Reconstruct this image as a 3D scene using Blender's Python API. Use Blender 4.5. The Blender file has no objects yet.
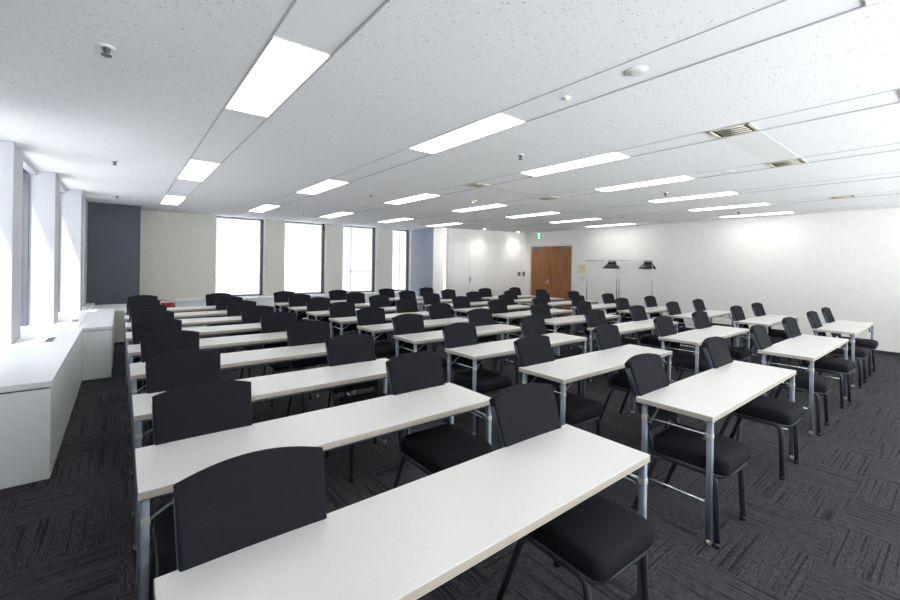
import bpy, bmesh, math, random
from mathutils import Vector, Matrix

random.seed(7)
S = bpy.context.scene
COL = S.collection
PI = math.pi

# ------------------------------------------------------------------ camera
cam_data = bpy.data.cameras.new('camera')
cam_data.sensor_fit = 'HORIZONTAL'
cam_data.sensor_width = 36.0
cam_data.lens = 413.4 * 36.0 / 900.0
cam_data.shift_y = -(300.0 - 265.0) / 900.0
cam_data.clip_start = 0.05
cam = bpy.data.objects.new('camera', cam_data)
COL.objects.link(cam)
YAW, ROLL = 0.671, 0.014
rt = Vector((math.cos(YAW), -math.sin(YAW), 0))
fw = Vector((math.sin(YAW), math.cos(YAW), 0))
up = rt.cross(fw)
r2 = rt * math.cos(ROLL) + up * math.sin(ROLL)
u2 = -rt * math.sin(ROLL) + up * math.cos(ROLL)
M = Matrix.Identity(4)
for i in range(3):
    M[i][0], M[i][1], M[i][2] = r2[i], u2[i], -fw[i]
M[2][3] = 1.582
cam.matrix_world = M
S.camera = cam

# ------------------------------------------------------------------ sky, sun, exposure
world = bpy.data.worlds.new('sky')
S.world = world
world.use_nodes = True
bg = world.node_tree.nodes['Background']
bg.inputs['Color'].default_value = (0.985, 0.985, 1.0, 1)
SKY_UP, SKY_DOWN = 4.5, 17.5            # hazy sky above, extra glow added below the horizon to uplight the ceiling
wt = world.node_tree
w_tc = wt.nodes.new('ShaderNodeTexCoord')
w_sp = wt.nodes.new('ShaderNodeSeparateXYZ')
w_mr = wt.nodes.new('ShaderNodeMapRange')
w_mr.interpolation_type = 'SMOOTHSTEP'
for k_, v_ in (('From Min', -0.12), ('From Max', 0.12), ('To Min', SKY_DOWN), ('To Max', SKY_UP)):
    w_mr.inputs[k_].default_value = v_
wt.links.new(w_tc.outputs['Generated'], w_sp.inputs[0])
wt.links.new(w_sp.outputs[2], w_mr.inputs['Value'])
wt.links.new(w_mr.outputs['Result'], bg.inputs['Strength'])
sun_data = bpy.data.lights.new('sun', 'SUN')
sun_data.energy = 12.0
sun_data.angle = math.radians(0.6)
sun_data.color = (1.0, 0.97, 0.92)
sun = bpy.data.objects.new('sun', sun_data)
COL.objects.link(sun)
sun.rotation_euler = Vector((1.0, 2.0, -3.6)).to_track_quat('-Z', 'Y').to_euler()
PANEL_STRENGTH = 7.0
S.view_settings.view_transform = 'Standard'
S.view_settings.look = 'None'
S.view_settings.gamma = 1.0
S.view_settings.use_curve_mapping = False
S.view_settings.exposure = 0.2
S.cycles.use_denoising = True
S.cycles.max_bounces = 8
S.cycles.diffuse_bounces = 6
S.cycles.sample_clamp_indirect = 6.0


# ------------------------------------------------------------------ materials
def lin(c):
    return tuple(((v / 255.0) / 12.92 if v / 255.0 <= 0.04045 else ((v / 255.0 + 0.055) / 1.055) ** 2.4) for v in c)


def mat(name, rgb, rough=0.6, metal=0.0, noise=None, bump=None, spec=0.5, linear=False):
    """principled surface; noise = (scale, amount), bump = (scale, strength)"""
    m = bpy.data.materials.new(name)
    m.use_nodes = True
    nt = m.node_tree
    b = nt.nodes['Principled BSDF']
    c = rgb if linear else lin(rgb)
    b.inputs['Base Color'].default_value = (*c, 1)
    b.inputs['Roughness'].default_value = rough
    b.inputs['Metallic'].default_value = metal
    b.inputs['Specular IOR Level'].default_value = spec
    tc = nt.nodes.new('ShaderNodeTexCoord')
    if noise:
        n = nt.nodes.new('ShaderNodeTexNoise')
        n.inputs['Scale'].default_value = noise[0]
        n.inputs['Detail'].default_value = 4
        nt.links.new(tc.outputs['Object'], n.inputs['Vector'])
        r = nt.nodes.new('ShaderNodeMapRange')
        r.inputs['From Min'].default_value = 0.3
        r.inputs['From Max'].default_value = 0.7
        r.inputs['To Min'].default_value = 1 - noise[1]
        r.inputs['To Max'].default_value = 1 + noise[1]
        nt.links.new(n.outputs['Fac'], r.inputs['Value'])
        mx = nt.nodes.new('ShaderNodeVectorMath')
        mx.operation = 'SCALE'
        mx.inputs[0].default_value = c
        nt.links.new(r.outputs['Result'], mx.inputs['Scale'])
        nt.links.new(mx.outputs['Vector'], b.inputs['Base Color'])
    if bump:
        n2 = nt.nodes.new('ShaderNodeTexNoise')
        n2.inputs['Scale'].default_value = bump[0]
        n2.inputs['Detail'].default_value = 3
        nt.links.new(tc.outputs['Object'], n2.inputs['Vector'])
        bp = nt.nodes.new('ShaderNodeBump')
        bp.inputs['Strength'].default_value = bump[1]
        bp.inputs['Distance'].default_value = 0.004
        nt.links.new(n2.outputs['Fac'], bp.inputs['Height'])
        nt.links.new(bp.outputs['Normal'], b.inputs['Normal'])
    return m


def emit(name, rgb, strength):
    m = bpy.data.materials.new(name)
    m.use_nodes = True
    nt = m.node_tree
    nt.nodes.clear()
    o = nt.nodes.new('ShaderNodeOutputMaterial')
    e = nt.nodes.new('ShaderNodeEmission')
    e.inputs['Color'].default_value = (*rgb, 1)
    e.inputs['Strength'].default_value = strength
    nt.links.new(e.outputs[0], o.inputs[0])
    return m


def math_node(nt, op, a, b=None, c=None):
    n = nt.nodes.new('ShaderNodeMath')
    n.operation = op
    for i, v in enumerate((a, b, c)):
        if v is None:
            continue
        if isinstance(v, (int, float)):
            n.inputs[i].default_value = v
        else:
            nt.links.new(v, n.inputs[i])
    return n.outputs[0]


def carpet_material():
    m = bpy.data.materials.new('carpet tiles')
    m.use_nodes = True
    nt = m.node_tree
    b = nt.nodes['Principled BSDF']
    b.inputs['Roughness'].default_value = 0.95
    b.inputs['Specular IOR Level'].default_value = 0.15
    tc = nt.nodes.new('ShaderNodeTexCoord')
    sp = nt.nodes.new('ShaderNodeSeparateXYZ')
    nt.links.new(tc.outputs['Object'], sp.inputs[0])
    x, y = sp.outputs[0], sp.outputs[1]
    T = 0.5
    ix = math_node(nt, 'FLOOR', math_node(nt, 'DIVIDE', x, T))
    iy = math_node(nt, 'FLOOR', math_node(nt, 'DIVIDE', y, T))
    par = math_node(nt, 'FLOORED_MODULO', math_node(nt, 'ADD', ix, iy), 2.0)

    def streak(sx, sy, detail):
        cb = nt.nodes.new('ShaderNodeCombineXYZ')
        nt.links.new(math_node(nt, 'ADD', math_node(nt, 'MULTIPLY', x, sx), math_node(nt, 'MULTIPLY', iy, 7.3)), cb.inputs[0])
        nt.links.new(math_node(nt, 'ADD', math_node(nt, 'MULTIPLY', y, sy), math_node(nt, 'MULTIPLY', ix, 3.7)), cb.inputs[1])
        n = nt.nodes.new('ShaderNodeTexNoise')
        n.inputs['Scale'].default_value = 1.0
        n.inputs['Detail'].default_value = detail
        n.inputs['Roughness'].default_value = 0.6
        nt.links.new(cb.outputs[0], n.inputs['Vector'])
        return n.outputs['Fac']

    def by_tile(a, c):
        return math_node(nt, 'ADD', math_node(nt, 'MULTIPLY', a, par),
                         math_node(nt, 'MULTIPLY', c, math_node(nt, 'SUBTRACT', 1.0, par)))

    mixf = by_tile(streak(66.0, 1.2, 1.0), streak(1.2, 66.0, 1.0))      # long dark ribs
    grain = by_tile(streak(170.0, 22.0, 2.0), streak(22.0, 170.0, 2.0))  # short flecks along the ribs
    ramp = nt.nodes.new('ShaderNodeValToRGB')
    el = ramp.color_ramp.elements
    el[0].position = 0.36
    el[0].color = (0.017, 0.017, 0.023, 1)
    el[1].position = 0.43
    el[1].color = (0.044, 0.043, 0.050, 1)
    e = el.new(0.64)
    e.color = (0.056, 0.054, 0.061, 1)
    nt.links.new(mixf, ramp.inputs['Fac'])
    sc = nt.nodes.new('ShaderNodeVectorMath')
    sc.operation = 'SCALE'
    nt.links.new(ramp.outputs['Color'], sc.inputs[0])
    nt.links.new(math_node(nt, 'MAXIMUM', math_node(nt, 'ADD', math_node(nt, 'MULTIPLY', grain, 2.6), -0.45), 0.25), sc.inputs['Scale'])
    nt.links.new(sc.outputs['Vector'], b.inputs['Base Color'])
    bp = nt.nodes.new('ShaderNodeBump')
    bp.inputs['Strength'].default_value = 0.5
    bp.inputs['Distance'].default_value = 0.004
    nt.links.new(mixf, bp.inputs['Height'])
    nt.links.new(bp.outputs['Normal'], b.inputs['Normal'])
    return m


def ceiling_material():
    m = mat('fissured ceiling board', (232, 232, 235), 0.9, spec=0.2)
    nt = m.node_tree
    b = nt.nodes['Principled BSDF']
    tc = nt.nodes.new('ShaderNodeTexCoord')
    mp = nt.nodes.new('ShaderNodeMapping')
    mp.inputs['Scale'].default_value = (46, 95, 46)
    mp.inputs['Rotation'].default_value = (0, 0, 0.5)
    nt.links.new(tc.outputs['Object'], mp.inputs['Vector'])
    n = nt.nodes.new('ShaderNodeTexNoise')
    n.inputs['Scale'].default_value = 1.0
    n.inputs['Detail'].default_value = 2.5
    n.inputs['Roughness'].default_value = 0.6
    nt.links.new(mp.outputs['Vector'], n.inputs['Vector'])
    ramp = nt.nodes.new('ShaderNodeValToRGB')
    el = ramp.color_ramp.elements
    el[0].position = 0.30
    el[0].color = (0.45, 0.44, 0.46, 1)
    el[1].position = 0.355
    el[1].color = (*lin((245, 244, 245)), 1)
    nt.links.new(n.outputs['Fac'], ramp.inputs['Fac'])
    nt.links.new(ramp.outputs['Color'], b.inputs['Base Color'])
    return m


def wood_material():
    m = mat('brown wood veneer', (140, 88, 46), 0.45)
    nt = m.node_tree
    b = nt.nodes['Principled BSDF']
    tc = nt.nodes.new('ShaderNodeTexCoord')
    mp = nt.nodes.new('ShaderNodeMapping')
    mp.inputs['Scale'].default_value = (14, 14, 0.7)
    nt.links.new(tc.outputs['Object'], mp.inputs['Vector'])
    n = nt.nodes.new('ShaderNodeTexNoise')
    n.inputs['Scale'].default_value = 1.6
    n.inputs['Detail'].default_value = 5
    n.inputs['Distortion'].default_value = 0.6
    nt.links.new(mp.outputs['Vector'], n.inputs['Vector'])
    ramp = nt.nodes.new('ShaderNodeValToRGB')
    el = ramp.color_ramp.elements
    el[0].position = 0.3
    el[0].color = (*lin((124, 76, 38)), 1)
    el[1].position = 0.7
    el[1].color = (*lin((160, 106, 60)), 1)
    nt.links.new(n.outputs['Fac'], ramp.inputs['Fac'])
    nt.links.new(ramp.outputs['Color'], b.inputs['Base Color'])
    return m


def glass_material():
    m = bpy.data.materials.new('clear window glass')
    m.use_nodes = True
    nt = m.node_tree
    nt.nodes.clear()
    o = nt.nodes.new('ShaderNodeOutputMaterial')
    t = nt.nodes.new('ShaderNodeBsdfTransparent')
    t.inputs['Color'].default_value = (0.94, 0.97, 0.97, 1)
    g = nt.nodes.new('ShaderNodeBsdfGlossy')
    g.inputs['Roughness'].default_value = 0.02
    f = nt.nodes.new('ShaderNodeFresnel')
    f.inputs['IOR'].default_value = 1.45
    mx = nt.nodes.new('ShaderNodeMixShader')
    ge = nt.nodes.new('ShaderNodeNewGeometry')      # same reflectance on both faces of the pane
    mr = nt.nodes.new('ShaderNodeMapRange')
    mr.inputs['To Min'].default_value = 1.45
    mr.inputs['To Max'].default_value = 1.0 / 1.45
    nt.links.new(ge.outputs['Backfacing'], mr.inputs['Value'])
    nt.links.new(mr.outputs['Result'], f.inputs['IOR'])
    nt.links.new(f.outputs[0], mx.inputs[0])
    nt.links.new(t.outputs[0], mx.inputs[1])
    nt.links.new(g.outputs[0], mx.inputs[2])
    nt.links.new(mx.outputs[0], o.inputs[0])
    return m


CARPET = carpet_material()
CEIL = ceiling_material()
STRIP = mat('white ceiling strip panel', (245, 244, 246), 0.8, spec=0.2)
DARKGAP = mat('grey ceiling void', (60, 60, 64), 0.9)
WHITEWALL = mat('white textured wallpaper', (232, 230, 227), 0.85, noise=(9, 0.025), bump=(140, 0.25), spec=0.2)
GREYWALL = mat('greige textured wallpaper', (200, 199, 190), 0.85, noise=(9, 0.03), bump=(140, 0.25), spec=0.2)
DARKWALL = mat('slate blue grey wallpaper', (84, 86, 94), 0.85, noise=(12, 0.05), bump=(140, 0.25), spec=0.2)
PILLAR = mat('pale grey painted metal', (184, 185, 190), 0.6, noise=(8, 0.02), spec=0.3)
SILL = mat('white sill laminate', (232, 234, 236), 0.35)
CABINET = mat('white cabinet laminate', (238, 243, 242), 0.3, noise=(5, 0.015))
FRAME = mat('grey window frame metal', (92, 94, 104), 0.45, metal=0.4)
BASEBOARD = mat('black vinyl baseboard', (38, 36, 38), 0.6)
DOORFRAME = mat('pale door frame paint', (214, 206, 196), 0.5)
WOOD = wood_material()
GLASS = glass_material()
TOPWHITE = mat('white melamine', (216, 215, 212), 0.34, noise=(90, 0.02))
TOPEDGE = mat('greige edge band', (188, 178, 164), 0.5)
STEEL = mat('silver grey painted steel', (128, 136, 149), 0.42, metal=0.3)
RAIL = mat('grey table rail', (112, 116, 126), 0.45, metal=0.4)
CHROME = mat('bright steel rod', (210, 214, 220), 0.2, metal=0.9)
CAPCREAM = mat('cream plastic cap', (206, 198, 172), 0.5)
CLIP = mat('pale grey plastic clip', (188, 186, 176), 0.5)
FABRIC = mat('black woven fabric', (30, 31, 36), 0.9, noise=(260, 0.25), bump=(420, 0.35), spec=0.15)
CHAIRMETAL = mat('charcoal chair tube', (62, 65, 74), 0.4, metal=0.35)
UPRIGHT = mat('slate grey chair upright', (62, 67, 82), 0.45, metal=0.3)
BLACKPLASTIC = mat('black plastic', (20, 20, 22), 0.5)
WHITEPLASTIC = mat('white plastic', (228, 227, 222), 0.45)
IVORY = mat('ivory vent plastic', (214, 208, 190), 0.5)
VENTDARK = mat('dark vent slot', (62, 56, 46), 0.8)
ACPANEL = mat('grey access panel', (238, 237, 236), 0.8, spec=0.2)
LIGHTMAT = emit('light diffuser', (1.0, 0.985, 0.96), PANEL_STRENGTH)
DOWNMAT = emit('downlight lamp', (1.0, 0.95, 0.88), 20.0)
GREENSIGN = emit('green exit sign face', (0.10, 0.45, 0.30), 1.0)
WHITESIGN = emit('lit white exit pictogram', (0.85, 1.0, 0.92), 1.1)
RED = mat('red sign face', (176, 34, 34), 0.4)
PINKWHITE = mat('white sign marks', (240, 220, 216), 0.5)
PAPERYELLOW = mat('yellow paper', (228, 220, 176), 0.8)
PAPERWHITE = mat('white paper', (232, 231, 224), 0.8)
INK = mat('grey print', (176, 174, 160), 0.8)
SWITCHGREY = mat('grey switch plate', (112, 112, 110), 0.4, metal=0.3)
CONCRETE = mat('grey facade panel', (98, 98, 103), 0.8, noise=(3, 0.03))
JOINT = mat('facade joint', (78, 78, 86), 0.8)
PALECONC = mat('pale concrete facade', (142, 142, 147), 0.8, noise=(3, 0.03))
TBAR = mat('grey ceiling trim bar', (196, 196, 199), 0.5, metal=0.2)


# ------------------------------------------------------------------ mesh helpers
def box(bm, x0, x1, y0, y1, z0, z1, bev=0.0, seg=2, mi=0):
    r = bmesh.ops.create_cube(bm, size=1.0)
    vs = r['verts']
    for v in vs:
        v.co = Vector(((x0 + x1) / 2 + v.co.x * (x1 - x0), (y0 + y1) / 2 + v.co.y * (y1 - y0), (z0 + z1) / 2 + v.co.z * (z1 - z0)))
    fs = list({f for v in vs for f in v.link_faces})
    for f in fs:
        f.material_index = mi
    if bev > 0:
        es = list({e for v in vs for e in v.link_edges})
        bmesh.ops.bevel(bm, geom=es, offset=bev, segments=seg, profile=0.6, affect='EDGES', clamp_overlap=True)
    return bm


def tube(bm, pts, rx, ry=None, n=8, closed=False, square=False, mi=0):
    """sweep a rounded section along a polyline; rx sideways, ry in the other direction"""
    ry = rx if ry is None else ry
    P = [Vector(p) for p in pts]
    k = len(P)
    rings = []
    ref = None
    for i in range(k):
        if closed:
            d = (P[(i + 1) % k] - P[i - 1]).normalized()
        elif i == 0:
            d = (P[1] - P[0]).normalized()
        elif i == k - 1:
            d = (P[-1] - P[-2]).normalized()
        else:
            d = ((P[i + 1] - P[i]).normalized() + (P[i] - P[i - 1]).normalized()).normalized()
        if ref is None:
            ref = Vector((1, 0, 0)) if abs(d.x) < 0.9 else Vector((0, 1, 0))
        a = (ref - d * ref.dot(d)).normalized()
        b = d.cross(a)
        ref = a
        ring = []
        for j in range(n):
            t = 2 * PI * (j + 0.5) / n
            ca, sa = math.cos(t), math.sin(t)
            if square:
                e = 0.35
                ca = math.copysign(abs(ca) ** e, ca)
                sa = math.copysign(abs(sa) ** e, sa)
            ring.append(bm.verts.new(P[i] + a * (ca * rx) + b * (sa * ry)))
        rings.append(ring)
    m = k if closed else k - 1
    for i in range(m):
        A, B = rings[i], rings[(i + 1) % k]
        for j in range(n):
            f = bm.faces.new((A[j], A[(j + 1) % n], B[(j + 1) % n], B[j]))
            f.material_index = mi
            f.smooth = True
    if not closed:
        bm.faces.new(list(reversed(rings[0]))).material_index = mi
        bm.faces.new(rings[-1]).material_index = mi
    return bm


def arc(p, q, r, n=5):
    """points of a fillet at the corner of a path p[0] -> p[1] -> p[2]"""
    a, b, c = Vector(p[0]), Vector(p[1]), Vector(p[2])
    u, v = (a - b).normalized(), (c - b).normalized()
    s, e = b + u * r, b + v * r
    out = []
    for i in range(n + 1):
        t = i / n
        out.append((1 - t) ** 2 * s + 2 * t * (1 - t) * b + t * t * e)
    return out


def lathe(bm, prof, c, n=20, mi=0):
    """prof = [(r, z)]; around the vertical through c"""
    rings = []
    for r, z in prof:
        rings.append([bm.verts.new(Vector((c[0] + r * math.cos(2 * PI * j / n), c[1] + r * math.sin(2 * PI * j / n), c[2] + z))) for j in range(n)])
    for A, B in zip(rings, rings[1:]):
        for j in range(n):
            f = bm.faces.new((A[j], A[(j + 1) % n], B[(j + 1) % n], B[j]))
            f.smooth = True
            f.material_index = mi
    bm.faces.new(list(reversed(rings[0]))).material_index = mi
    bm.faces.new(rings[-1]).material_index = mi
    return bm


def loft(bm, layers, cap=True):
    rings = [[bm.verts.new(Vector(p)) for p in L] for L in layers]
    n = len(rings[0])
    for A, B in zip(rings, rings[1:]):
        for j in range(n):
            bm.faces.new((A[j], A[(j + 1) % n], B[(j + 1) % n], B[j])).smooth = True
    bm.faces.new(list(reversed(rings[0]))).smooth = True
    bm.faces.new(rings[-1]).smooth = True
    return bm


def obj(name, bm, mats, parent=None, smooth=False):
    bmesh.ops.recalc_face_normals(bm, faces=bm.faces)
    me = bpy.data.meshes.new(name)
    bm.to_mesh(me)
    bm.free()
    if smooth:
        for p in me.polygons:
            p.use_smooth = True
    for m_ in (mats if isinstance(mats, (list, tuple)) else [mats]):
        me.materials.append(m_)
    o = bpy.data.objects.new(name, me)
    COL.objects.link(o)
    if parent:
        o.parent = parent
    return o


def B(*a, **k):
    return box(bmesh.new(), *a, **k)


def tag(o, label, cat, group=None):
    o['label'] = label
    o['category'] = cat
    if group:
        o['group'] = group
    return o


def thing(name, label, cat, loc=(0, 0, 0), rz=0.0, group=None):
    o = bpy.data.objects.new(name, None)
    o.empty_display_size = 0.1
    COL.objects.link(o)
    o.location = loc
    o.rotation_euler = (0, 0, rz)
    return tag(o, label, cat, group)


def struct(name, bm, m, parent=None, smooth=False):
    o = obj(name, bm, m, parent, smooth)
    if parent is None:
        o['kind'] = 'structure'
    return o


def copy_tree(o, parent=None):
    c = o.copy()
    COL.objects.link(c)
    if parent is not None:
        c.parent = parent
    for ch in list(o.children):
        copy_tree(ch, c)
    return c


# ------------------------------------------------------------------ the room
CH = 2.77           # ceiling height
WR = 11.37          # right wall
WB = 12.03          # back (window) wall
YF = -2.6           # wall behind the camera

struct('floor', B(-1.6, WR + 0.2, YF - 0.2, WB + 0.4, -0.1, 0.0), CARPET)

# ceiling boards with recessed strips between dark slots
bm = bmesh.new()
STRIPX = [0.765 + 1.672 * i for i in range(7)]
edges = [-0.84]
for c in STRIPX:
    edges += [c - 0.168, c + 0.168]
edges.append(WR + 0.15)
for i in range(0, len(edges), 2):
    box(bm, edges[i], edges[i + 1], YF - 0.2, WB + 0.35, CH, CH + 0.07, mi=0)
for c in STRIPX:
    box(bm, c - 0.1665, c + 0.1665, YF - 0.2, WB + 0.35, CH + 0.004, CH + 0.07, mi=1)
    for e in (-1, 1):
        box(bm, c + e * 0.1625 - 0.0055, c + e * 0.1625 + 0.0055, YF - 0.2, WB + 0.35, CH - 0.003, CH + 0.01, mi=3)
box(bm, -0.84, WR + 0.2, YF - 0.2, WB + 0.4, CH + 0.07, CH + 0.17, mi=2)
PIER = [(-1.02, 4.33), (-0.87, 6.05), (-0.72, 7.78), (-0.55, 9.47)]
ya = YF - 0.2
for i, (x, y) in enumerate(PIER):
    yb = PIER[i + 1][1] if i + 1 < len(PIER) else 11.3
    xl = x - 0.20 if i else -1.2
    if xl < -0.84:
        box(bm, xl, -0.84, ya, yb, CH, CH + 0.17)
    ya = yb
struct('ceiling', bm, [CEIL, STRIP, DARKGAP, TBAR])

# right wall with its doorway
DY0, DY1, DZ = 7.97, 9.74, 2.31
bm = bmesh.new()
box(bm, WR, WR + 0.15, YF - 0.2, DY0, 0, CH)
box(bm, WR, WR + 0.15, DY1, 10.6, 0, CH)
box(bm, WR, WR + 0.15, DY0, DY1, DZ, CH)
struct('wall_right', bm, WHITEWALL)
bm = bmesh.new()
box(bm, WR - 0.012, WR, YF, DY0 - 0.04, 0, 0.065)
struct('baseboard_right', bm, BASEBOARD)
# wall behind the camera: unseen windows added to light the ceiling from below
FILL_WINX = [(0.4 + 1.84 * i, 2.04 + 1.84 * i) for i in range(6)]
bm = bmesh.new()
px = -1.6
for a, b_ in FILL_WINX:
    box(bm, px, a, YF - 0.3, YF, 0.63, CH)
    px = b_
box(bm, px, WR + 0.15, YF - 0.3, YF, 0.63, CH)
box(bm, -1.6, WR + 0.15, YF - 0.3, YF, 0, 0.63)
struct('wall_front', bm, GREYWALL)

# closet wall, a little skewed
CA, CB = Vector((8.25, 10.42)), Vector((11.40, 9.95))
cd = (CB - CA).normalized()
cn = Vector((cd.y, -cd.x))          # towards the room
CLEN = (CB - CA).length


def closet(s, off, z):
    p = CA + cd * s + cn * off
    return Vector((p.x, p.y, z))


def cbox(bm, s0, s1, o0, o1, z0, z1, mi=0, bev=0.0):
    nb = bmesh.new()
    box(nb, s0, s1, o0, o1, z0, z1, bev=bev, mi=mi)
    me = bpy.data.meshes.new('tmp')
    for v in nb.verts:
        v.co = closet(v.co.x, v.co.y, v.co.z)
    nb.to_mesh(me)
    nb.free()
    bm.from_mesh(me)
    bpy.data.meshes.remove(me)
    return bm


struct('wall_closet', cbox(bmesh.new(), -0.05, CLEN + 0.1, -0.15, 0.0, 0, CH), WHITEWALL)
bm = bmesh.new()
cbox(bm, 1.36, CLEN - 0.02, 0.0, 0.012, 0, 0.065)
struct('baseboard_closet', bm, BASEBOARD)
bm = bmesh.new()
box(bm, 7.84, 8.27, 10.74, WB + 0.3, 0, CH)
struct('column_back', bm, WHITEWALL)
struct('wall_column_side', B(7.828, 7.84, 10.745, WB, 0, CH), mat('slate wallpaper with window light in colour', (165, 172, 186), 0.85, noise=(12, 0.04), spec=0.2))  # slate wallpaper made paler: light from the adjacent window is in the colour

# back wall: wall panels between full-height window openings
WINX = [(1.89, 3.06), (3.59, 4.80), (5.33, 6.51), (7.09, 7.825)]
SILLZ = 0.67
bm = bmesh.new()
px = 0.31
for a, b_ in WINX:
    box(bm, px, a, WB, WB + 0.3, SILLZ, CH)
    px = b_
box(bm, -1.5, 7.86, WB, WB + 0.3, 0, SILLZ)
struct('wall_back', bm, GREYWALL)
struct('trim_1', B(0.312, 7.826, 11.52, WB, 0.625, SILLZ, bev=0.004), SILL)
struct('wall_bench', B(0.312, 7.826, 11.55, WB - 0.002, 0, 0.624), CABINET)


def window_unit(name, x0, x1, y, z0, z1, along='x'):
    """frame with one tall pane; depth runs outwards from y"""
    bm = bmesh.new()
    f = 0.035

    def bx(a, b2, c, d, e, g, bev=0.0):
        if along == 'x':
            box(bm, a, b2, y + c, y + d, e, g, bev=bev)
        else:
            box(bm, y - d, y - c, a, b2, e, g, bev=bev)
    bx(x0, x0 + f * 0.5, 0, 0.07, z0, z1)
    bx(x1 - f * 1.9, x1, 0, 0.07, z0, z1)
    bx(x0, x1, 0, 0.07, z0, z0 + f)
    bx(x0, x1, 0, 0.07, z1 - f, z1)
    w = struct(name, bm, FRAME)
    bm = bmesh.new()
    bx(x0 + 0.01, x1 - 0.01, 0.03, 0.04, z0 + 0.01, z1 - 0.01)
    obj('pane', bm, GLASS, w)
    return w


for i, (a, b_) in enumerate(WINX):
    window_unit('window_%d' % (i + 1), a, b_, WB + 0.16, SILLZ, CH - 0.001)

for i, (a, b_) in enumerate(FILL_WINX):  # added windows behind the camera, there to brighten the ceiling
    window_unit('window_%d' % (20 + i), a, b_, YF - 0.25, 0.63, CH - 0.001)

# the dark corner column at the far end of the window side, ledge under it
struct('wall_corner', B(-1.3, 0.31, 11.22, WB + 0.3, 0.0, CH), DARKWALL)

# window side: pale piers standing in front of the glass, each on its own line
bm = bmesh.new()
for x, y in PIER:
    box(bm, x - 0.42, x, y, y + 0.5, 0.0, CH, bev=0.004, seg=1)
box(bm, -0.98, -0.556, 10.35, 11.219, 0.0, CH)  # solid stretch added to keep sun off the corner panel
box(bm, -1.6, -1.15, YF - 0.3, 4.33, 0, CH)
box(bm, -1.7, -1.25, 4.33, 11.3, 0, 0.60)
struct('wall_left', bm, PILLAR)
for i, (x, y) in enumerate(PIER):
    y0 = y + 0.5
    y1 = PIER[i + 1][1] if i + 1 < len(PIER) else 10.35
    window_unit('window_%d' % (5 + i), y0 - 0.02, y1 + 0.02, x - 0.10, 0.60, CH - 0.001, along='y')
    struct('trim_%d' % (10 + i), B(x - 0.099, x - 0.03, y0 + 0.002, y1 - 0.002, CH - 0.06, CH - 0.002), PILLAR)

# sill that joins the two cabinets to the glass
struct('trim_2', B(-1.5, -0.43, 4.15, 11.2, 0.60, 0.70), SILL)

# neighbouring facade outside the far windows
nb = thing('office_building', 'grey panelled office building outside the far windows', 'building', (9.5, 17.0, -12))
bm = bmesh.new()
box(bm, -12.0, 9.5, 0, 6, 0, 34)  # left part added to keep bright sky off the far ceiling
obj('facade', bm, CONCRETE, nb)
bm = bmesh.new()
for z in (10.4, 13.2, 16.0, 18.8):
    box(bm, -2.5, 9.5, -0.02, 0.0, z, z + 0.05)
for x in (-1.6, 0.9, 3.4, 5.9, 8.4):
    box(bm, x, x + 0.05, -0.02, 0.0, 0, 34)
obj('joint_lines', bm, JOINT, nb)

nb = thing('office_building', 'pale grey office block added to cut sky light at the side windows', 'building', (-11.0, 5.0, -30))
bm = bmesh.new()
box(bm, -10, 0, -22, 22, 0, 46)  # block added to hold back daylight at the side windows
obj('facade', bm, PALECONC, nb)
bm = bmesh.new()
for z in range(3, 46, 3):
    box(bm, 0.0, 0.02, -22, 22, z, z + 0.06)
for y in range(-20, 22, 4):
    box(bm, 0.0, 0.02, y, y + 0.06, 0, 46)
obj('joint_lines', bm, JOINT, nb)

# ------------------------------------------------------------------ double door in the right wall
bm = bmesh.new()
box(bm, WR - 0.015, WR + 0.15, DY0, DY0 + 0.04, 0, DZ)
box(bm, WR - 0.015, WR + 0.15, DY1 - 0.04, DY1, 0, DZ)
box(bm, WR - 0.015, WR + 0.15, DY0, DY1, DZ - 0.04, DZ)
struct('trim_3', bm, DOORFRAME)
mid = (DY0 + DY1) / 2
for i, (a, b_) in enumerate(((DY0 + 0.043, mid - 0.003), (mid + 0.003, DY1 - 0.043))):
    leaf = struct('door_%d' % (i + 1), B(WR + 0.02, WR + 0.065, a, b_, 0.01, DZ - 0.043, bev=0.003), WOOD)
    bm = bmesh.new()
    ya, yb = (a + 0.06, a + 0.34) if i == 0 else (b_ - 0.34, b_ - 0.06)
    box(bm, WR - 0.03, WR + 0.02, ya, yb, DZ - 0.13, DZ - 0.075, bev=0.008)
    obj('door_closer', bm, STEEL, leaf)
    if i == 1:
        bm = bmesh.new()
        hy = a + 0.10
        box(bm, WR + 0.012, WR + 0.02, hy - 0.025, hy + 0.025, 1.00, 1.14, bev=0.003)
        tube(bm, [(WR + 0.015, hy, 1.05), (WR - 0.035, hy, 1.05), (WR - 0.04, hy + 0.02, 1.05), (WR - 0.04, hy + 0.12, 1.05)], 0.010)
        obj('handle', bm, CHROME, leaf)

# closet double door with a black pull
bm = bmesh.new()
cbox(bm, 0.12, 0.738, 0.0, 0.010, 0.02, 2.30, bev=0.003)
cbox(bm, 0.748, 1.36, 0.0, 0.010, 0.02, 2.30, bev=0.003)
dr = struct('door_3', bm, mat('white closet door', (236, 235, 233), 0.6))
bm = bmesh.new()
cbox(bm, 0.77, 0.80, 0.010, 0.026, 1.03, 1.18, bev=0.004)
obj('handle', bm, BLACKPLASTIC, dr)

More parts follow.
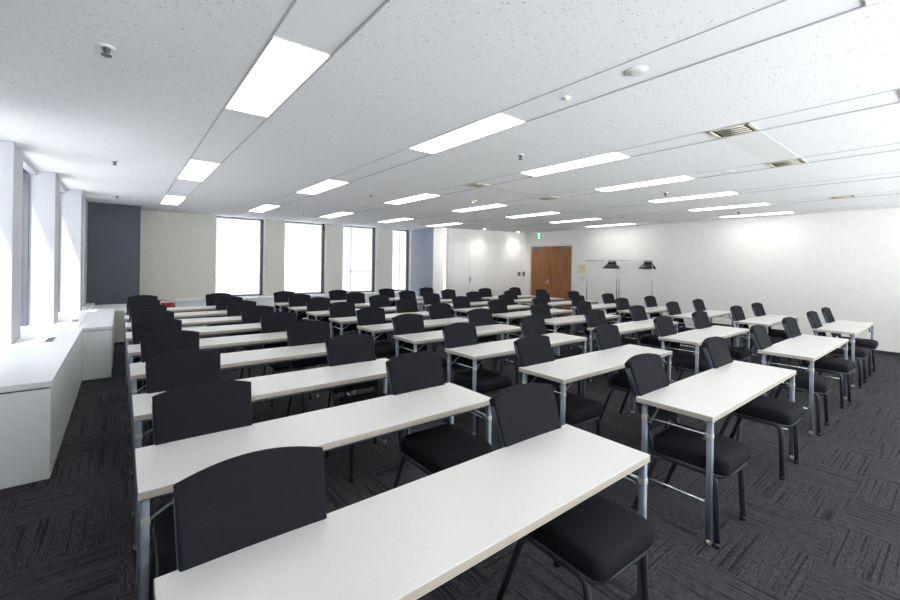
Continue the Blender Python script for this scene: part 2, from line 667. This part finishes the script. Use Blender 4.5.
# ------------------------------------------------------------------ cabinets under the side windows
cab = thing('window_cabinet', 'long white laminate cabinet below the sunlit side windows', 'cabinet', (-0.9, 5.6, 0))
obj('body', B(-0.6, 0.51, -1.48, 1.615, 0.0, 0.652, bev=0.004), CABINET, cab)
obj('worktop', B(-0.6, 0.515, -1.49, 1.615, 0.664, 0.707, bev=0.004), SILL, cab)
obj('shadow_gap', B(-0.6, 0.495, -1.465, 1.61, 0.652, 0.664), FRAME, cab)
cab = thing('window_cabinet', 'deeper white cabinet standing out past the end of the long one', 'cabinet', (-0.6, 8.55, 0))
obj('body', B(-0.8, 0.505, -1.33, 1.33, 0.0, 0.640, bev=0.004), CABINET, cab)
obj('worktop', B(-0.8, 0.51, -1.333, 1.33, 0.65, 0.692, bev=0.004), SILL, cab)
obj('shadow_gap', B(-0.8, 0.49, -1.315, 1.325, 0.64, 0.65), FRAME, cab)
cab = thing('low_cabinet', 'low greige box below the slate blue corner panel', 'cabinet', (-0.3, 10.55, 0))
obj('body', B(-0.25, 0.58, -0.655, 0.66, 0.05, 0.625, bev=0.004), GREYWALL, cab)
obj('worktop', B(-0.25, 0.59, -0.66, 0.66, 0.626, 0.66, bev=0.004), SILL, cab)
obj('plinth', B(-0.25, 0.56, -0.64, 0.655, 0.0, 0.049), BASEBOARD, cab)
# small vent grilles let into the sill
for k, (x, y) in enumerate(((-0.60, 6.2), (-0.52, 8.0))):
    v = thing('sill_grille', ('slotted grey grille in the sill beside the frontmost window pier', 'slotted grey grille in the sill beside the second window pier')[k], 'grille', (x, y, 0.7072 if k == 0 else 0.7002), 0, 'grilles in the window sill')
    obj('frame', B(-0.04, 0.04, -0.17, 0.17, 0.0, 0.004), SILL, v)
    bm = bmesh.new()
    for j in range(12):
        box(bm, -0.032, 0.032, -0.155 + j * 0.027, -0.142 + j * 0.027, 0.004, 0.006)
    obj('slots', bm, RAIL, v)

# red sign on the bench
rs = thing('red_sign', 'small red sign with pale curved marks below the far window wall', 'sign', (0.82, 11.535, 0.588))
obj('plate', B(-0.16, 0.17, -0.006, 0.006, -0.085, 0.098, bev=0.002), RED, rs)
bm = bmesh.new()
for (cx, cz, r, a0, a1) in ((-0.06, 0.0, 0.055, 2.6, 5.9), (0.09, 0.01, 0.045, -1.9, 1.9), (0.02, 0.02, 0.03, 0.3, 3.4)):
    pts = [(cx + r * math.cos(a0 + (a1 - a0) * i / 12), -0.008, cz + r * math.sin(a0 + (a1 - a0) * i / 12)) for i in range(13)]
    tube(bm, pts, 0.008, 0.003, n=6)
box(bm, 0.155, 0.165, -0.009, -0.006, -0.05, 0.06)
obj('marks', bm, PINKWHITE, rs)

# ------------------------------------------------------------------ ceiling fittings
ROWN = ['first', 'second', 'third', 'fourth', 'fifth', 'sixth', 'seventh', 'eighth', 'ninth']
LROW = [(-0.99, 0.30, 'behind the first table row'), (2.29, 3.58, 'over the third table row'), (5.67, 7.07, 'over the sixth and seventh table rows'), (9.02, 10.42, 'above the last table row by the far end')]
lp = None
for j, (a, b_, where) in enumerate(LROW):
    for i, cx in enumerate(STRIPX):
        if j == 3 and i >= 5:
            continue
        ln = b_ - a
        if j == 3 and i == 4:
            pass
        lab = 'lit ceiling panel in %s strip from side windows, %s' % (ROWN[i], ('frontmost row', 'second row of panels', 'third row of panels', 'last row of panels')[j])
        if lp is None:
            lp = thing('ceiling_light', lab, 'ceiling light', (cx, (a + b_) / 2, CH), 0, 'ceiling light panels')
            bm = bmesh.new()
            box(bm, -0.156, -0.150, -0.64, 0.64, -0.004, 0.005)
            box(bm, 0.150, 0.156, -0.64, 0.64, -0.004, 0.005)
            box(bm, -0.156, 0.156, -0.646, -0.64, -0.004, 0.005)
            box(bm, -0.156, 0.156, 0.64, 0.646, -0.004, 0.005)
            obj('frame', bm, WHITEPLASTIC, lp)
            obj('diffuser', B(-0.1495, 0.1495, -0.6395, 0.6395, -0.003, 0.005), LIGHTMAT, lp)
            o = lp
        else:
            o = copy_tree(lp)
        o.location = (cx, (a + b_) / 2, CH)
        o.scale = (1, ln / 1.29, 1)
        o['label'] = lab


def downlight(x, y, label):
    t = thing('downlight', label, 'downlight', (x, y, CH), 0, 'downlights before the closet wall')
    bm = bmesh.new()
    lathe(bm, [(0.075, 0.0), (0.075, -0.004), (0.06, -0.006), (0.055, 0.0)], (0, 0, 0))
    obj('ring', bm, WHITEPLASTIC, t)
    bm = bmesh.new()
    lathe(bm, [(0.052, -0.001), (0.050, -0.003), (0.02, -0.0035)], (0, 0, 0))
    obj('lamp', bm, DOWNMAT, t)
    ld = bpy.data.lights.new('downlight_beam', 'SPOT')
    ld.energy = 34
    ld.color = (1.0, 0.95, 0.88)
    ld.spot_size = math.radians(125)
    ld.spot_blend = 1.0
    ld.shadow_soft_size = 0.05
    lo = bpy.data.objects.new('downlight_beam', ld)
    COL.objects.link(lo)
    lo.parent = t
    lo.location = (0, 0, -0.02)


downlight(9.25, 9.86, 'round white downlight in front of the white closet door')
downlight(10.74, 9.76, 'round white downlight in the corner beside the wooden door')


def air_vent(x, y, label):
    t = thing('air_vent', label, 'air vent', (x, y, CH), 0, 'ceiling air vents')
    bm = bmesh.new()
    w, l = 0.157, 0.155
    box(bm, -w, w, -l, -l + 0.025, -0.006, 0.005)
    box(bm, -w, w, l - 0.025, l, -0.006, 0.005)
    box(bm, -w, -w + 0.03, -l, l, -0.006, 0.005)
    box(bm, w - 0.03, w, -l, l, -0.006, 0.005)
    obj('frame', bm, IVORY, t)
    obj('backing', B(-w + 0.03, w - 0.03, -l + 0.025, l - 0.025, 0.001, 0.005), VENTDARK, t)
    bm = bmesh.new()
    for i in range(4):
        cx = -w + 0.06 + i * 0.062
        tube(bm, [(cx, -l + 0.05, -0.001), (cx, l - 0.05, -0.001)], 0.016, 0.003, n=6)
    obj('louvre_slats', bm, IVORY, t)


for y, nm in ((1.28, 'first tables'), (4.58, 'fourth tables')):
    air_vent(STRIPX[2], y, 'ivory slotted air vent in the third ceiling strip, over the %s' % nm)
    air_vent(STRIPX[3], y, 'ivory slotted air vent in the fourth ceiling strip, over the %s' % nm)
    tag(obj('access_panel', B(STRIPX[2] + 0.17, STRIPX[3] - 0.17, y - 0.15, y + 0.15, CH - 0.002, CH - 0.0005), ACPANEL),
        'flat grey ceiling access panel between two air vents, over the %s' % nm, 'panel', 'ceiling access panels')
air_vent(STRIPX[5], 1.3, 'ivory slotted air vent in the sixth ceiling strip, close to the white wall')

for x, y, lab in ((2.43, 1.27, 'round ceiling speaker in the second ceiling strip'), (5.81, 1.86, 'round ceiling speaker in the fourth ceiling strip'), (9.17, 4.62, 'round ceiling speaker in the sixth ceiling strip')):
    t = thing('ceiling_speaker', lab, 'speaker', (x, y, CH), 0, 'round ceiling speakers')
    bm = bmesh.new()
    lathe(bm, [(0.066, 0.006), (0.066, -0.001), (0.062, -0.003), (0.055, -0.003)], (0, 0, 0), n=32)
    obj('ring', bm, WHITEPLASTIC, t)
    bm = bmesh.new()
    lathe(bm, [(0.055, -0.001), (0.053, -0.003), (0.02, -0.004)], (0, 0, 0), n=32)
    obj('grille', bm, WHITEPLASTIC, t)
t = thing('smoke_detector', 'small round white smoke detector in the second ceiling strip', 'detector', (2.44, 1.78, CH))
bm = bmesh.new()
lathe(bm, [(0.028, 0.006), (0.028, -0.005), (0.024, -0.010)], (0, 0, 0))
obj('base', bm, WHITEPLASTIC, t)
bm = bmesh.new()
lathe(bm, [(0.014, -0.010), (0.012, -0.018), (0.006, -0.020)], (0, 0, 0))
obj('sensor', bm, IVORY, t)
t = thing('smoke_detector', 'ivory round detector on the ceiling between two air vents and a far light', 'detector', (4.99, 5.64, CH))
bm = bmesh.new()
lathe(bm, [(0.065, 0.0), (0.065, -0.015), (0.05, -0.04)], (0, 0, 0))
obj('base', bm, IVORY, t)
bm = bmesh.new()
lathe(bm, [(0.03, -0.04), (0.028, -0.055), (0.01, -0.058)], (0, 0, 0))
obj('sensor', bm, IVORY, t)

sp0 = None
cols = [(-0.08, 'along the windows'), (3.32, 'past the second ceiling strip'), (6.69, 'past the fourth ceiling strip'), (10.0, 'by the white wall')]
rows = [(3.0, 'over the third tables'), (6.36, 'over the sixth tables'), (9.72, 'at the far end')]
for x, xn in cols:
    for y, yn in rows:
        if x > 9 and y > 9:
            continue
        lab = 'small metal sprinkler head %s, %s' % (xn, yn)
        if sp0 is None:
            sp0 = thing('sprinkler_head', lab, 'sprinkler', (x, y, CH), 0, 'ceiling sprinkler heads')
            bm = bmesh.new()
            lathe(bm, [(0.042, 0.0), (0.042, -0.003), (0.03, -0.010)], (0, 0, 0), n=16)
            obj('escutcheon', bm, WHITEPLASTIC, sp0)
            bm = bmesh.new()
            lathe(bm, [(0.02, -0.010), (0.016, -0.03), (0.010, -0.032), (0.010, -0.045), (0.026, -0.047), (0.024, -0.051)], (0, 0, 0), n=14)
            obj('deflector', bm, FRAME, sp0)
            o = sp0
        else:
            o = copy_tree(sp0)
        o.location = (x, y, CH)
        o['label'] = lab

# exit sign above the door
ex = thing('exit_sign', 'small green lit exit sign with white figure above wooden door', 'exit sign', (WR - 0.05, 9.30, 2.625))
obj('housing', B(-0.02, 0.049, -0.13, 0.13, -0.10, 0.12, bev=0.006), WHITEPLASTIC, ex)
obj('face', B(-0.024, -0.02, -0.122, 0.122, -0.092, 0.112), GREENSIGN, ex)
bm = bmesh.new()
box(bm, -0.027, -0.024, -0.04, 0.045, -0.085, 0.105)
obj('doorway_mark', bm, WHITESIGN, ex)
bm = bmesh.new()
for a, b_ in (((0.0, 0.06), (0.0, 0.005)), ((0.0, 0.005), (0.03, -0.06)), ((0.0, 0.005), (-0.03, -0.05)), ((0.0, 0.05), (0.035, 0.02)), ((0.0, 0.05), (-0.03, 0.03))):
    tube(bm, [(-0.028, a[0], a[1]), (-0.028, b_[0], b_[1])], 0.007, n=6)
lathe(bm, [(0.004, 0.072), (0.012, 0.078), (0.012, 0.088), (0.004, 0.094)], (-0.028, 0.0, 0.0), n=8)
obj('running_figure', bm, GREENSIGN, ex)

# paper notices and switches
for k, (z0, z1, m_, nm) in enumerate(((1.39, 1.66, PAPERYELLOW, 'yellow paper notice on the white wall between door and coat rack'), (1.06, 1.33, PAPERWHITE, 'pale paper notice below the yellow one beside the door'))):
    n = thing('wall_notice', nm, 'notice', (WR, 7.62, (z0 + z1) / 2))
    h = (z1 - z0) / 2
    obj('sheet', B(-0.005, -0.0005, -0.155, 0.155, -h, h), m_, n)
    bm = bmesh.new()
    for i in range(4):
        zz = h - 0.05 - i * (2 * h - 0.08) / 4
        box(bm, -0.007, -0.005, -0.11 + 0.02 * (i % 2), 0.11 - 0.03 * (i % 3), zz - 0.012, zz)
    obj('print', bm, INK, n)
for k, s in enumerate((2.86, 3.07)):
    p = closet(s, 0.0, 1.30)
    n = thing('switch_plate', ('grey switch plate on the white closet wall, the one further from the corner', 'grey switch plate on the white closet wall, next to the corner')[k], 'switch', p, math.atan2(cd.y, cd.x), 'switch plates on the closet wall')
    obj('plate', B(-0.062, 0.062, -0.010, -0.0005, -0.075, 0.075, bev=0.003), SWITCHGREY, n)
    bm = bmesh.new()
    box(bm, -0.045, -0.008, -0.014, -0.010, -0.05, 0.05, bev=0.002)
    box(bm, 0.008, 0.045, -0.014, -0.010, -0.05, 0.05, bev=0.002)
    obj('buttons', bm, RAIL, n)

# ------------------------------------------------------------------ coat racks with hangers
HANGERMAT = mat('black hanger plastic', (24, 24, 27), 0.45)


def hanger_parts():
    t = thing('coat_hanger', '', 'hanger')
    bm = bmesh.new()
    pts = [(0.205, 0, -0.20), (0.16, 0, -0.165), (0.09, 0, -0.115), (0.03, 0, -0.085), (0, 0, -0.08), (-0.03, 0, -0.085), (-0.09, 0, -0.115), (-0.16, 0, -0.165), (-0.205, 0, -0.20)]
    tube(bm, pts, 0.014, 0.018, n=8)
    for s in (-1, 1):
        tube(bm, [(s * 0.215, 0, -0.208), (s * 0.17, 0, -0.175), (s * 0.12, 0, -0.14)], 0.017, 0.030, n=8)
    obj('shoulder', bm, HANGERMAT, t)
    bm = bmesh.new()
    tube(bm, [(0.19, 0, -0.205), (-0.19, 0, -0.205)], 0.006, n=6)
    obj('trouser_bar', bm, HANGERMAT, t)
    bm = bmesh.new()
    hook = [(0, 0, -0.08), (0, 0, -0.025)]
    for i in range(9):
        a = -PI / 2 + 0.25 + i * (PI * 1.25) / 8
        hook.append((0.021 * math.cos(a) * 1.0, 0, 0.0 + 0.021 * math.sin(a)))
    tube(bm, hook, 0.005, n=6)
    tube(bm, [(0.05, 0, -0.10), (0.02, 0, -0.055), (-0.02, 0, -0.055), (-0.05, 0, -0.10)], 0.022, 0.014, n=8)
    tube(bm, [(0, 0, -0.09), (0, 0, -0.018)], 0.020, 0.012, n=8)
    obj('hook', bm, HANGERMAT, t)
    return t


hang0 = None


def coat_rack(y0, y1, zt, hangs, label, hl, grp):
    global hang0
    x = 11.0
    t = thing('coat_rack', label, 'coat rack', (x, (y0 + y1) / 2, 0), 0, 'rolling coat racks')
    h = (y1 - y0) / 2
    bm = bmesh.new()
    tube(bm, [(0, -h - 0.04, zt), (0, h + 0.04, zt)], 0.011, n=8)
    obj('hanging_rail', bm, CHROME, t)
    for s in (-1, 1):
        bm = bmesh.new()
        tube(bm, [(0, s * h, 0.9), (0, s * h, zt)], 0.009, n=8)
        p = obj('upper_post', bm, CHROME, t)
        bm = bmesh.new()
        tube(bm, [(0, s * h, 0.09), (0, s * h, 0.95)], 0.015, n=8)
        obj('lower_post', bm, SWITCHGREY, t)
        bm = bmesh.new()
        tube(bm, [(-0.22, s * h, 0.08), (0.22, s * h, 0.08)], 0.014, n=8)
        f = obj('foot', bm, SWITCHGREY, t)
        for q in (-0.2, 0.2):
            bm = bmesh.new()
            nb_ = lathe(bm, [(0.006, 0.0), (0.024, 0.0), (0.026, 0.02), (0.024, 0.06), (0.006, 0.068)], (q, s * h, 0.0), n=12)
            obj('caster', nb_, BLACKPLASTIC, f)
    bm = bmesh.new()
    tube(bm, [(0, -h, 0.18), (0, h, 0.18)], 0.010, n=8)
    obj('lower_rail', bm, CHROME, t)
    for k, (yy, rz) in enumerate(hangs):
        if hang0 is None:
            hang0 = hanger_parts()
            o = hang0
        else:
            o = copy_tree(hang0)
        o.location = (x, yy, zt - 0.0085)
        o.rotation_euler = (0, 0, rz)
        o['label'] = hl
        o['group'] = grp


coat_rack(6.24, 7.20, 1.77, [(6.28 + 0.03 * k, 0.16 * math.sin(k * 5 + 1)) for k in range(8)],
          'silver coat rack against white wall, next to the wooden door',
          'black hanger bunched on the coat rack next to the wooden door', 'black hangers on the rack by the door')
coat_rack(5.24, 6.17, 1.77, [(5.26 + 0.03 * k, 0.16 * math.sin(k * 4)) for k in range(7)],
          'silver coat rack against white wall, further from the wooden door',
          'black hanger bunched on the coat rack further from the door', 'black hangers on the rack further from the door')


# ------------------------------------------------------------------ folding tables
def make_table():
    t = thing('folding_table', '', 'table', group='white folding tables')
    W, D, H = 0.9, 0.225, 0.74
    bm = bmesh.new()
    box(bm, -W, W, -D, D, H - 0.032, H, bev=0.0035, seg=2, mi=1)
    bmesh.ops.recalc_face_normals(bm, faces=bm.faces)
    for f in bm.faces:
        if f.normal.z > 0.9:
            f.material_index = 0
    obj('tabletop', bm, [TOPWHITE, TOPEDGE], t)
    for s in (-1, 1):
        bm = bmesh.new()
        box(bm, -W + 0.03, W - 0.03, s * (D - 0.05) - 0.012, s * (D - 0.05) + 0.012, H - 0.058, H - 0.032, bev=0.003, seg=1)
        obj('apron_rail', bm, RAIL, t)
    for sx in (-1, 1):
        x = sx * (W - 0.023)
        for sy in (-1, 1):
            y = -D + 0.022 if sy < 0 else D - 0.05
            bm = bmesh.new()
            tube(bm, [(x, y, 0.012), (x, y, H - 0.032)], 0.014, 0.016, n=12, square=True)
            leg = obj('leg', bm, STEEL, t)
            bm = bmesh.new()
            lathe(bm, [(0.009, 0.0), (0.016, 0.004), (0.018, 0.02), (0.0165, 0.03)], (x, y, 0.0), n=10)
            obj('foot_cap', bm, CAPCREAM, leg)
            bm = bmesh.new()
            box(bm, x - 0.0152, x + 0.0152, y - 0.0172, y + 0.0172, H - 0.132, H - 0.104, bev=0.003, seg=1)
            obj('hinge_clip', bm, CLIP, leg)
        bm = bmesh.new()
        tube(bm, [(x, -D + 0.03, H - 0.118), (x, D - 0.055, H - 0.118)], 0.008, n=8)
        obj('upper_crossbar', bm, CHROME, t)
        bm = bmesh.new()
        tube(bm, [(x, -D + 0.03, 0.235), (x, D - 0.055, 0.235)], 0.009, n=8)
        obj('lower_crossbar', bm, CHROME, t)
        for sy in (-1, 1):
            y = -D + 0.05 if sy < 0 else D - 0.08
            bm = bmesh.new()
            tube(bm, [(x, y, H - 0.15), (x - sx * 0.03, y, H - 0.125), (x - sx * 0.17, y, H - 0.045)], 0.004, 0.010, n=8)
            obj('folding_brace', bm, STEEL, t)
    return t


# ------------------------------------------------------------------ chairs
def seat_mesh():
    def ring(z, ins, front):
        hw, yb, yf = 0.208 - ins, 0.215 - ins, -0.230 + ins + front
        r = max(0.045 - ins * 0.25, 0.012)
        pts = []
        for cx, cy, a0 in ((hw - r, yb - r, 0), (-hw + r, yb - r, PI / 2), (-hw + r, yf + r, PI), (hw - r, yf + r, 1.5 * PI)):
            for i in range(7):
                a = a0 + i * PI / 12
                pts.append((cx + r * math.cos(a), cy + r * math.sin(a), z))
        return pts
    layers = [ring(0.406, 0.028, 0.012), ring(0.408, 0.008, 0.008), ring(0.416, 0.001, 0.002), ring(0.439, 0, 0), ring(0.468, 0.0, 0.002),
              ring(0.484, 0.003, 0.007), ring(0.494, 0.009, 0.014), ring(0.501, 0.019, 0.020), ring(0.505, 0.036, 0.024), ring(0.508, 0.07, 0.024), ring(0.510, 0.12, 0.014)]
    bm = bmesh.new()
    loft(bm, layers)
    return bm


BT = math.radians(19)       # backrest tilt
BO = Vector((0, 0.238, 0.525))


def backpoint(x, h, t):
    """point of the reclined back: x across, h up along the back, t out of its front"""
    bend = 0.30 * x * x
    y = -t - bend
    return Vector((x, BO.y + h * math.sin(BT) + y * math.cos(BT), BO.z + h * math.cos(BT) + (t + bend) * math.sin(BT)))


def back_mesh():
    NX, NZ = 14, 10

    def surf(u, v, t, ins):
        hw = 0.196 + 0.018 * v - ins
        x = u * hw
        top = 0.470 - 0.036 * abs(u) ** 2.0 - ins
        h = 0.0 + ins + v * (top - ins)
        return backpoint(x, h, t)
    bm = bmesh.new()
    rings = []
    front = [[bm.verts.new(surf(-1 + 2 * i / NX, j / NZ, 0.024 + 0.008 * (1 - (-1 + 2 * i / NX) ** 2) * math.sin(PI * j / NZ), 0.014)) for i in range(NX + 1)] for j in range(NZ + 1)]
    back = [[bm.verts.new(surf(-1 + 2 * i / NX, j / NZ, -0.024, 0.014)) for i in range(NX + 1)] for j in range(NZ + 1)]

    def border(G):
        return [G[0][i] for i in range(NX + 1)] + [G[j][NX] for j in range(1, NZ + 1)] + [G[NZ][i] for i in range(NX - 1, -1, -1)] + [G[j][0] for j in range(NZ - 1, 0, -1)]
    idx = [(i, 0) for i in range(NX + 1)] + [(NX, j) for j in range(1, NZ + 1)] + [(i, NZ) for i in range(NX - 1, -1, -1)] + [(0, j) for j in range(NZ - 1, 0, -1)]
    for G in (front, back):
        for j in range(NZ):
            for i in range(NX):
                bm.faces.new((G[j][i], G[j][i + 1], G[j + 1][i + 1], G[j + 1][i])).smooth = True
    loops = [border(front)]
    for t, ins in ((0.023, 0.004), (0.018, 0.0), (-0.018, 0.0), (-0.023, 0.004)):
        loops.append([bm.verts.new(surf(-1 + 2 * i / NX, j / NZ, t, ins)) for i, j in idx])
    loops.append(border(back))
    n = len(loops[0])
    for A, C in zip(loops, loops[1:]):
        for k in range(n):
            bm.faces.new((A[k], A[(k + 1) % n], C[(k + 1) % n], C[k])).smooth = True
    return bm


def make_chair():
    t = thing('stacking_chair', '', 'chair', group='black stacking chairs')
    obj('seat', seat_mesh(), FABRIC, t)
    obj('backrest', back_mesh(), FABRIC, t)
    bm = bmesh.new()
    tube(bm, [(0.19, 0.19, 0.398), (-0.19, 0.19, 0.398), (-0.198, -0.185, 0.398), (-0.12, -0.212, 0.398), (0.12, -0.212, 0.398), (0.198, -0.185, 0.398)], 0.011, 0.014, n=8, closed=True)
    obj('seat_frame', bm, CHAIRMETAL, t)
    for s in (-1, 1):
        x = s * 0.202
        xf = s * 0.214
        bm = bmesh.new()
        path = [Vector((x, 0.205, 0.400))] + arc(((x, 0.20, 0.400), (x, -0.165, 0.400), (xf, -0.178, 0.01)), None, 0.06) + [Vector((xf, -0.180, 0.012))]
        tube(bm, path, 0.012, 0.016, n=10)
        leg = obj('leg', bm, CHAIRMETAL, t)
        bm = bmesh.new()
        lathe(bm, [(0.012, 0.0), (0.019, 0.003), (0.019, 0.022), (0.012, 0.03)], (xf, -0.180, 0.0), n=10)
        obj('foot_glide', bm, BLACKPLASTIC, leg)
        bm = bmesh.new()
        tube(bm, [(x, 0.135, 0.406), (x, 0.175, 0.36), (xf, 0.30, 0.012)], 0.012, 0.016, n=10)
        leg = obj('leg', bm, CHAIRMETAL, t)
        bm = bmesh.new()
        lathe(bm, [(0.012, 0.0), (0.019, 0.003), (0.019, 0.022), (0.012, 0.03)], (xf, 0.30, 0.0), n=10)
        obj('foot_glide', bm, BLACKPLASTIC, leg)
        bm = bmesh.new()
        pts = [Vector((x, 0.18, 0.404)), Vector((s * 0.200, 0.206, 0.46))]
        for h in (0.0, 0.1, 0.2, 0.3, 0.40):
            q = backpoint(s * 0.214, h, -0.008)
            q.x = s * (0.193 + 0.018 * h / 0.45)
            pts.append(q)
        tube(bm, pts, 0.007, 0.021, n=10)
        obj('back_upright', bm, UPRIGHT, t)
    return t


YFRONT = {'A': [0.89, 1.87, 2.81, 3.82, 4.77, 5.70, 6.66, 7.62, 8.58],
          'B': [0.90, 1.875, 2.835, 3.785, 4.71, 5.68, 6.69, 7.62, 8.58],
          'C': [0.925, 1.915, 2.84, 3.81, 4.75, 5.70, 6.67, 7.62, 8.58],
          'D': [0.965, 1.925, 2.88, 3.85, 4.79, 5.73, 6.68, 7.62]}
TX = {'A': [0.075, 0.055, 0.06, 0.06, 0.054, 0.045, 0.045, 0.04, 0.04],
      'B': [2.634, 2.588, 2.554, 2.524, 2.501, 2.50, 2.50, 2.48, 2.48],
      'C': [5.208, 5.138, 5.05, 5.03, 5.01, 4.98, 4.96, 4.94, 4.95],
      'D': [7.79, 7.77, 7.65, 7.60, 7.46, 7.46, 7.38, 7.40]}
CX = {'A': ([0.33, 0.33, 0.34, 0.35, 0.31, 0.30, 0.29, 0.28, 0.29], [1.60, 1.585, 1.54, 1.53, 1.52, 1.50, 1.50, 1.49, 1.47]),
      'B': ([2.92, 2.84, 2.83, 2.78, 2.77, 2.77, 2.75, 2.74, 2.74], [4.19, 4.09, 4.03, 4.02, 4.00, 4.01, 4.02, 3.97, 3.98]),
      'C': ([5.49, 5.35, 5.32, 5.30, 5.28, 5.24, 5.23, 5.21, 5.22], [6.76, 6.55, 6.57, 6.55, 6.50, 6.52, 6.47, 6.46, 6.46]),
      'D': ([8.02, 7.96, 7.90, 7.86, 7.72, 7.73, 7.65, 7.68], [9.14, 9.16, 9.10, 9.07, 8.97, 8.96, 8.89, 8.88])}
BACKSET = {'A': 0.157, 'B': 0.155, 'C': 0.145, 'D': 0.132}
SHIFT = {'A': 0.0, 'B': 0.06, 'C': 0.06, 'D': 0.07}
COLN = {'A': 'the column beside window cabinets', 'B': 'second column from side windows', 'C': 'third column from side windows', 'D': 'the column along white wall'}
table0, chair0 = make_table(), make_chair()
first_t = first_c = True
for c in 'ABCD':
    for r, x0 in enumerate(TX[c]):
        yf = YFRONT[c][r]
        o = table0 if first_t else copy_tree(table0)
        first_t = False
        o.location = (x0 + 0.9, yf + 0.225, 0)
        o.rotation_euler = (0, 0, 0)
        o['label'] = 'white folding table, %s from the front in %s' % (ROWN[r], COLN[c])
        for side in (0, 1):
            o = chair0 if first_c else copy_tree(chair0)
            first_c = False
            cx = CX[c][side][r] - SHIFT[c]
            o.location = (max(cx, x0 + 0.24) if side == 0 else min(cx, x0 + 1.55), yf + BACKSET[c] + random.uniform(-0.012, 0.014), 0)
            o.rotation_euler = (0, 0, random.uniform(-0.03, 0.03))
            o['label'] = 'black chair, %s end of %s table from front, %s' % (('window', 'door')[side], ROWN[r], COLN[c])
